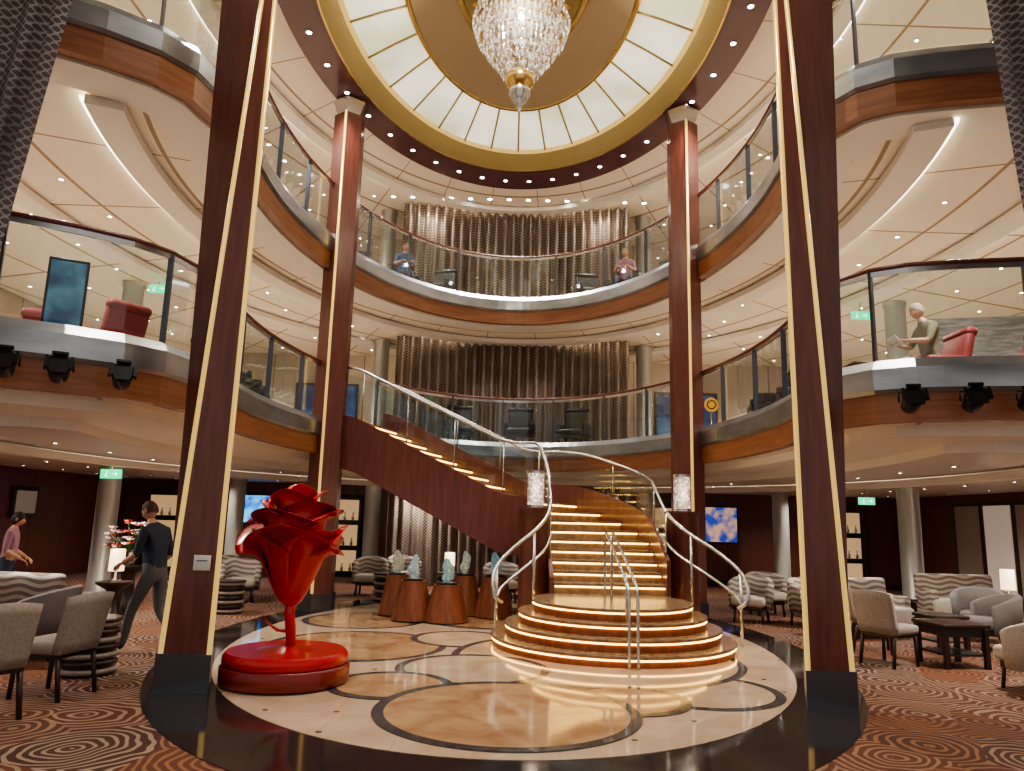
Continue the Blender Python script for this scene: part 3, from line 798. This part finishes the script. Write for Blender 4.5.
m=MB(); m.box((0,0,.75),(2.6,.2,1.5),STONE); m.done('stone_partition',(7.6,10.8,3.34),-.25)
m=MB(); m.box((0,0,.62),(.42,.05,1.12),BLACK,bevel=.01); m.box((0,-.03,.62),(.36,.02,1.04),ARTB); m.box((0,0,.02),(.42,.3,.04),BLACK); m.done('artwork_panel',(-5.25,8.35,3.34),.5)

def flowers(x,y,z0):
    m=MB(); m.lathe([(.05,0),(.08,.1),(.05,.22),(.06,.26)],(0,0,0),STEEL,18)
    for k in range(46):
        a=random.random()*6.28; e=random.uniform(.1,1.4); l=random.uniform(.25,.48); d=Vector((cos(a)*cos(e),sin(a)*cos(e),sin(e)))*l+Vector((0,0,.26))
        m.tube([(0,0,.2),tuple(d)],.006,LEAFG,4); mat=(PETW,PETR,PETW,PETW)[k%4]
        for q in range(6):
            b=q*2*pi/6; c=Vector((cos(b),sin(b),.3))*.075
            m.add([d,d+c+Vector((0,0,.02)),d+Matrix.Rotation(.9,3,'Z')@c*.9],[[0,1,2]],mat)
    m.done('flower_arrangement',(x,y,z0))
round_side_table(-6.25,12.6,.72); flowers(-6.25,12.6,.722)

def wall_tv(x,y,z,w=.9,h=.5,rz=0,scr=SCRB):
    m=MB(); m.box((0,0,0),(w,.06,h),BLACK,bevel=.01); m.box((0,-.032,0),(w-.06,.01,h-.06),scr); m.done('wall_television',(x,y,z),rz)
wall_tv(-7.2,20.9,1.75,1.2,.8)
wall_tv(5.9,20.9,1.65,.95,1.0,scr=screen_m('tv_scene',(.02,.05,.3),(.5,.3,.2),1.0,3))
def sign(x,y,z,rz=0):
    m=MB(); m.box((0,0,0),(.36,.04,.16),GREEN,bevel=.005); 
    m.lathe([(.014,0),(.014,.006)],(-.07,-.024,.045),SIGNW,10); m.box((-.075,-.022,.0),(.02,.004,.06),SIGNW,ry=.3); m.box((-.06,-.022,-.04),(.012,.004,.05),SIGNW,ry=-.6); m.box((-.095,-.022,-.04),(.012,.004,.05),SIGNW,ry=.7)
    m.box((.07,-.022,0),(.09,.004,.015),SIGNW); m.box((.10,-.022,.012),(.04,.004,.014),SIGNW,ry=.7); m.box((.10,-.022,-.012),(.04,.004,.014),SIGNW,ry=-.7)
    m.box((0,0,.17),(.02,.02,.2),STEEL); m.done('exit_sign',(x,y,z),rz)
sign(-6.95,13.0,2.24); sign(7.9,16.5,2.24); sign(-7.0,14.0,5.92); sign(6.8,14.0,5.75)
GLOWC=pmat('curtain_backlit',(.6,.52,.44),.8,emis=(1,.85,.70),es=.16)
m=MB(); m.box((0,0,0),(.06,4.6,2.1),WOOD_D)
for k in range(4): m.box((-.03,-1.65+1.1*k,0),(.06,.9,1.95),GLOWC if k%2==0 else BEIGE)
m.done('window_1',(WX-.04,16.2,1.25))
m=MB(); m.box((0,0,0),(.05,.9,.7),WOOD_D,bevel=.01); m.box((.03,0,0),(.02,.7,.5),PAPER); m.done('framed_picture',(-WX+.04,17.0,1.75))
CABG=pmat('lit_niche',(.5,.35,.2),.5,emis=(1,.66,.34),es=.35)
for x in (-9.4,-4.6,4.2,9.2):
    m=MB(); m.box((0,0,0),(1.1,.30,2.2),WOOD_D,bevel=.01)
    for k in range(3):
        m.box((0,-.152,-.68+.68*k),(.94,.01,.56),CABG)
        for q in range(4): m.lathe([(.03,0),(.045,.06),(.015,.14),(.02,.2)],(-.33+.22*q,-.19,-.94+.68*k),STEEL,10)
        m.box((0,-.20,-.955+.68*k),(1.0,.12,.02),WOOD_D)
    m.done('display_cabinet',(x,20.82,1.1))
WINB=screen_m('blue_window_view',(.02,.07,.18),(.10,.25,.42),.45,.8)
for n_,(x,z) in enumerate(((-5.3,4.6),(5.0,4.6),(-5.6,8.1),(5.4,8.1))):
    m=MB(); m.box((0,0,0),(1.8,.06,1.5),WOOD_D); 
    for k in range(3): m.box((-.58+.58*k,-.02,0),(.52,.05,1.36),WINB)
    m.done('window_%d'%(n_+2),(x,20.95,z))
m=MB(); OR=pmat('amber_sign',(.7,.35,.02),.4,emis=(1,.5,.05),es=.4); m.M=Matrix.Rotation(pi/2,4,'X'); m.lathe([(.14,0),(.15,.02),(.14,.04)],(0,0,0),OR,28); m.lathe([(.10,.04),(.10,.045)],(0,0,0),BLACK,24); m.lathe([(.07,.045),(.07,.05)],(0,0,0),OR,24); m.M=Matrix.Identity(4); m.tube([(0,0,-.15),(0,0,-.75)],.012,STEEL); m.lathe([(.12,-.75),(.12,-.73)],(0,0,0),STEEL); m.done('round_amber_sign',(4.15,15.2,4.09))

def stage_light(x,y,z,rz):
    m=MB(); m.tube([(0,.14,.12),(0,.0,.12),(0,0,.06)],.015,BLACK); m.tube([(-.13,0,-.05),(-.13,0,.06),(.13,0,.06),(.13,0,-.05)],.012,BLACK,6)
    m.M=Matrix.Translation((0,0,-.05))@Matrix.Rotation(radians(65),4,'X'); m.lathe([(.05,-.12),(.09,-.10),(.10,.0),(.12,.10),(.12,.14),(.105,.14)],(0,0,0),BLACK,20)
    m.lathe([(.10,.12),(.01,.125)],(0,0,0),STEEL_D,20)
    for k in range(4): m.box((.115*cos(k*pi/2),.115*sin(k*pi/2),.16),(.03+.12*(k%2),.15-.12*(k%2),.03),BLACK)
    m.done('stage_spotlight',(x,y,z),rz,sc=.88)
for x,y,a in ((-3.76,7.02,.5),(-4.19,6.72,.5),(-4.55,6.5,.5),(-5.0,6.25,.4),(3.95,7.2,-.2),(4.47,7.05,-.2),(4.95,6.95,-.15),(5.5,6.85,-.1)):
    stage_light(x,y,2.92,a)

# ------------------------------------------------------------------ people
def skin_eval(name, verts, edges, radii, roots, sub=2):
    me=bpy.data.meshes.new(name); me.from_pydata(verts,edges,[]); ob=bpy.data.objects.new(name,me); scene.collection.objects.link(ob)
    sk=ob.modifiers.new('s','SKIN'); sk.use_smooth_shade=True
    for i,r in enumerate(radii):
        d=me.skin_vertices[0].data[i]; d.radius=r if isinstance(r,tuple) else (r,r); d.use_root = i in roots
    sb=ob.modifiers.new('u','SUBSURF'); sb.levels=sub; sb.render_levels=sub
    dg=bpy.context.evaluated_depsgraph_get(); me2=bpy.data.meshes.new_from_object(ob.evaluated_get(dg)); 
    bpy.data.objects.remove(ob); me2.name=name
    return me2
def seg_d(p,a,b):
    ab=b-a; t=max(0,min(1,(p-a).dot(ab)/max(ab.length_squared,1e-9))); return (p-(a+ab*t)).length
SKIN=pmat('skin',(.52,.29,.19),.55); EYEW=pmat('eye_white',(.8,.8,.8),.3); EYED=pmat('eye_dark',(.03,.02,.02),.2); LIP=pmat('lips',(.40,.14,.12),.5)
def person(name, loc, rz, J, shirt, pants, shoe, hair, longhair=False, headpitch=.25, short=False, curl=1.0, prop=None):
    root=bpy.data.objects.new(name,None); root.location=loc; root.rotation_euler=(0,0,rz); scene.collection.objects.link(root)
    names=['pelvis','spine','chest','neck','head','sl','el','wl','sr','er','wr','hl','kl','al','tl','hr','kr','ar','tr']
    V=[Vector(J[n]) for n in names]; ix={n:i for i,n in enumerate(names)}
    R=dict(pelvis=(.15,.12),spine=(.135,.11),chest=(.155,.12),neck=.055,head=.05,sl=.068,el=.045,wl=.03,hl=.095,kl=.062,al=.045,tl=.038)
    for a,b in (('sr','sl'),('er','el'),('wr','wl'),('hr','hl'),('kr','kl'),('ar','al'),('tr','tl')): R[a]=R[b]
    E=[('pelvis','spine'),('spine','chest'),('chest','neck'),('neck','head'),('chest','sl'),('sl','el'),('el','wl'),('chest','sr'),('sr','er'),('er','wr'),('pelvis','hl'),('hl','kl'),('kl','al'),('al','tl'),('pelvis','hr'),('hr','kr'),('kr','ar'),('ar','tr')]
    me=skin_eval('body',[tuple(v) for v in V],[(ix[a],ix[b]) for a,b in E],[R[n] for n in names],{0})
    for mt in (SKIN,shirt,pants,shoe): me.materials.append(mt)
    mp={}
    for a,b in E:
        k=1
        if (a,b)==('neck','head') : k=0
        if a in('el','er'): k=0
        if a in('hl','hr') or (a in('kl','kr')): k=2
        if short and a in ('kl','kr'): k=0
        if b in('hl','hr'): k=2
        if b in('tl','tr'): k=3
        mp[(a,b)]=k
    for p in me.polygons:
        c=Vector(p.center); best=min(E,key=lambda e: seg_d(c,V[ix[e[0]]],V[ix[e[1]]])-(.03 if e[0] in('pelvis','spine') else 0)); k=mp[best]
        if best in (('pelvis','spine'),) and (c-V[0]).length<.10: k=2
        if best==('chest','neck') and (c-V[ix['neck']]).length<.05: k=0
        p.material_index=k; p.use_smooth=True
    ob=bpy.data.objects.new('body',me); scene.collection.objects.link(ob); ob.parent=root
    hm=MB(); hc=V[ix['head']]+Vector((0,.02,.075)); T=Matrix.Translation(hc)@Matrix.Rotation(-headpitch,4,'X'); hm.M=T
    seg,rg=24,18; vs=[]
    for j in range(rg+1):
        th=pi*j/rg; 
        for i in range(seg):
            a=2*pi*i/seg; x=.076*sin(th)*cos(a); y=.095*sin(th)*sin(a); z=.118*cos(th)
            if z<-.02: x*=1-.28*((-z-.02)/.1); y=y*(1-.12*((-z-.02)/.1))+(.008 if y>0 else .012)
            if y>0:
                y*=.94
                d=math.exp(-((x/.014)**2)-(((z+.012)/.026)**2)); y+=.024*d
                y-=.010*math.exp(-(((abs(x)-.03)/.015)**2)-(((z-.012)/.014)**2))
                y+=.006*math.exp(-((x/.03)**2)-(((z+.055)/.012)**2))
            vs.append((x,y,z))
    hm.add(vs,[[j*seg+i,j*seg+(i+1)%seg,(j+1)*seg+(i+1)%seg,(j+1)*seg+i] for j in range(rg) for i in range(seg)],SKIN,True)
    for sx in (-1,1):
        hm.lathe([(.001,-.010),(.008,-.006),(.011,0),(.008,.006),(.001,.010)],(sx*.030,.074,.012),EYEW,12,caps=False)
        hm.lathe([(.001,-.006),(.005,0),(.001,.006)],(sx*.030,.083,.012),EYED,8,caps=False)
        hm.box((sx*.030,.085,.034),(.028,.008,.006),hair,bevel=.002)
        hm.lathe([(.002,-.03),(.016,-.015),(.019,.008),(.012,.026),(.002,.032)],(sx*.078,-.005,-.005),SKIN,12,sx=.45,caps=False)
    hm.box((0,.083,-.055),(.042,.012,.010),LIP,bevel=.004)
    vs=[]
    for j in range(12):
        th=pi*.60*j/11 if not longhair else pi*.78*j/11
        for i in range(seg):
            a=2*pi*i/seg; front=max(0,sin(a)); t2=th*(1-.52*front**.8)
            x=.081*sin(t2)*cos(a); y=.101*sin(t2)*sin(a)-.004; z=.124*cos(t2)
            vs.append((x,y,z))
    hm.add(vs,[[j*seg+i,j*seg+(i+1)%seg,(j+1)*seg+(i+1)%seg,(j+1)*seg+i] for j in range(11) for i in range(seg)],hair,True)
    hm.done('head',parent=root)
    for sd,w,e in ((-1,'wl','el'),(1,'wr','er')):
        wv=V[ix[w]]; d=(wv-V[ix[e]]).normalized(); side=d.cross(Vector((0,0,1)));
        if side.length<.1: side=Vector((0,1,0)).cross(d)
        side.normalize(); nrm=side.cross(d).normalized(); inner=side*(-1 if sd>0 else 1)
        verts=[wv-d*.01,wv+d*.045,wv+d*.085]; rad=[(.026,.02),(.036,.018),(.036,.016)]; edges=[(0,1),(1,2)]; roots={0}
        for f,(off,ln) in enumerate(((-.030,.060),(-.010,.072),(.010,.078),(.030,.070))):
            b=len(verts); p=wv+d*.075+inner*off; dd=d.copy(); chain=[p]
            for q in range(3):
                dd=(dd - nrm*.38*curl).normalized(); p=p+dd*ln/2.6; chain.append(p)
            verts+=chain; rad+=[.0095,.009,.008,.007]; edges+=[(b,b+1),(b+1,b+2),(b+2,b+3)]; roots.add(b)
        b=len(verts); p=wv+d*.02+inner*.02; q1=p+inner*.035+d*.02; q2=q1+inner*.012+d*.03-nrm*.01
        verts+=[p,q1,q2]; rad+=[.012,.011,.008]; edges+=[(b,b+1),(b+1,b+2)]; roots.add(b)
        hme=skin_eval('hand',[tuple(v) for v in verts],edges,rad,roots,1); hme.materials.append(SKIN)
        for p_ in hme.polygons: p_.use_smooth=True
        ho=bpy.data.objects.new('hand_l' if sd<0 else 'hand_r',hme); scene.collection.objects.link(ho); ho.parent=root
    if prop:
        pm=MB(); prop(pm); pm.done('held_item',parent=root)
    return root
NAVY=pmat('navy_cloth',(.02,.028,.05),.8); GREYT=pmat('grey_trousers',(.11,.11,.115),.85); SHOE=pmat('dark_shoe',(.03,.025,.02),.6); HAIRB=pmat('brown_hair',(.08,.045,.03),.7); HAIRG=pmat('grey_hair',(.30,.26,.22),.7); PURP=pmat('mauve_cloth',(.30,.15,.20),.8); KHAKI=pmat('khaki_shirt',(.20,.17,.12),.85); TANP=pmat('tan_shorts',(.30,.26,.20),.85); HAIRK=pmat('black_hair',(.015,.012,.012),.6); BLUEC=pmat('blue_cloth',(.05,.10,.2),.8)
walk=dict(pelvis=(0,0,.93),spine=(0,.03,1.13),chest=(0,.07,1.33),neck=(0,.11,1.47),head=(0,.15,1.55),sl=(-.18,.06,1.39),el=(-.24,.08,1.12),wl=(-.20,.30,1.02),sr=(.18,.06,1.39),er=(.25,.02,1.11),wr=(.24,.22,.95),hl=(-.09,0,.88),kl=(-.10,.19,.50),al=(-.10,.27,.085),tl=(-.11,.44,.04),hr=(.09,0,.88),kr=(.10,-.02,.48),ar=(.10,-.33,.14),tr=(.11,-.20,.04))
person('walking_man',(-4.15,9.0,0),radians(75),walk,NAVY,GREYT,SHOE,HAIRB,headpitch=.35)
stand=dict(pelvis=(0,0,.92),spine=(0,.01,1.12),chest=(0,.02,1.32),neck=(0,.03,1.47),head=(0,.05,1.54),sl=(-.17,.02,1.38),el=(-.22,.02,1.11),wl=(-.15,.22,1.0),sr=(.17,.02,1.38),er=(.22,.0,1.11),wr=(.15,.22,.98),hl=(-.09,0,.88),kl=(-.10,.03,.48),al=(-.10,0,.085),tl=(-.11,.15,.04),hr=(.09,0,.88),kr=(.10,.03,.48),ar=(.10,0,.085),tr=(.11,.15,.04))
wm=person('standing_woman',(-7.35,11.2,0),radians(-70),stand,PURP,NAVY,SHOE,HAIRK,longhair=True); wm.scale=(.90,.90,.90)
sit=dict(pelvis=(0,0,.56),spine=(0,-.02,.77),chest=(0,.01,.99),neck=(0,.06,1.14),head=(0,.10,1.21),sl=(-.18,.02,1.05),el=(-.24,.12,.81),wl=(-.13,.36,.83),sr=(.18,.02,1.05),er=(.24,.12,.81),wr=(.13,.36,.83),hl=(-.09,.02,.54),kl=(-.14,.46,.55),al=(-.14,.48,.09),tl=(-.14,.64,.04),hr=(.09,.02,.54),kr=(.14,.46,.55),ar=(.14,.48,.09),tr=(.14,.64,.04))
def tablet(pm): pm.box((0,.46,.85),(.22,.015,.16),PAPER,rx=-.7,bevel=.004)
person('seated_man',(5.72,9.9,3.34),radians(90),sit,KHAKI,TANP,SHOE,HAIRG,headpitch=.4,short=True,prop=tablet)
person('seated_guest',(-2.7,17.2,6.81),radians(200),sit,BLUEC,NAVY,SHOE,HAIRB)
person('seated_guest',(2.7,17.2,6.81),radians(160),sit,PURP,NAVY,SHOE,HAIRG)

# ------------------------------------------------------------------ world + camera
w=bpy.data.worlds.new('World'); scene.world=w; w.use_nodes=True
w.node_tree.nodes['Background'].inputs[0].default_value=(1,.92,.83,1); w.node_tree.nodes['Background'].inputs[1].default_value=.5
cam=bpy.data.cameras.new('camera'); co=bpy.data.objects.new('camera',cam); scene.collection.objects.link(co); scene.camera=co
cam.sensor_width=36; cam.lens=26.0; cam.clip_end=200
co.matrix_world=Matrix.Translation((0,0,1.63))@Matrix.Rotation(radians(100.3),4,'X')@Matrix.Rotation(radians(1.5),4,'Z')
try:
    scene.view_settings.view_transform='AgX'; scene.view_settings.look='AgX - Medium High Contrast'; scene.view_settings.exposure=.2
except Exception as e: print(e)
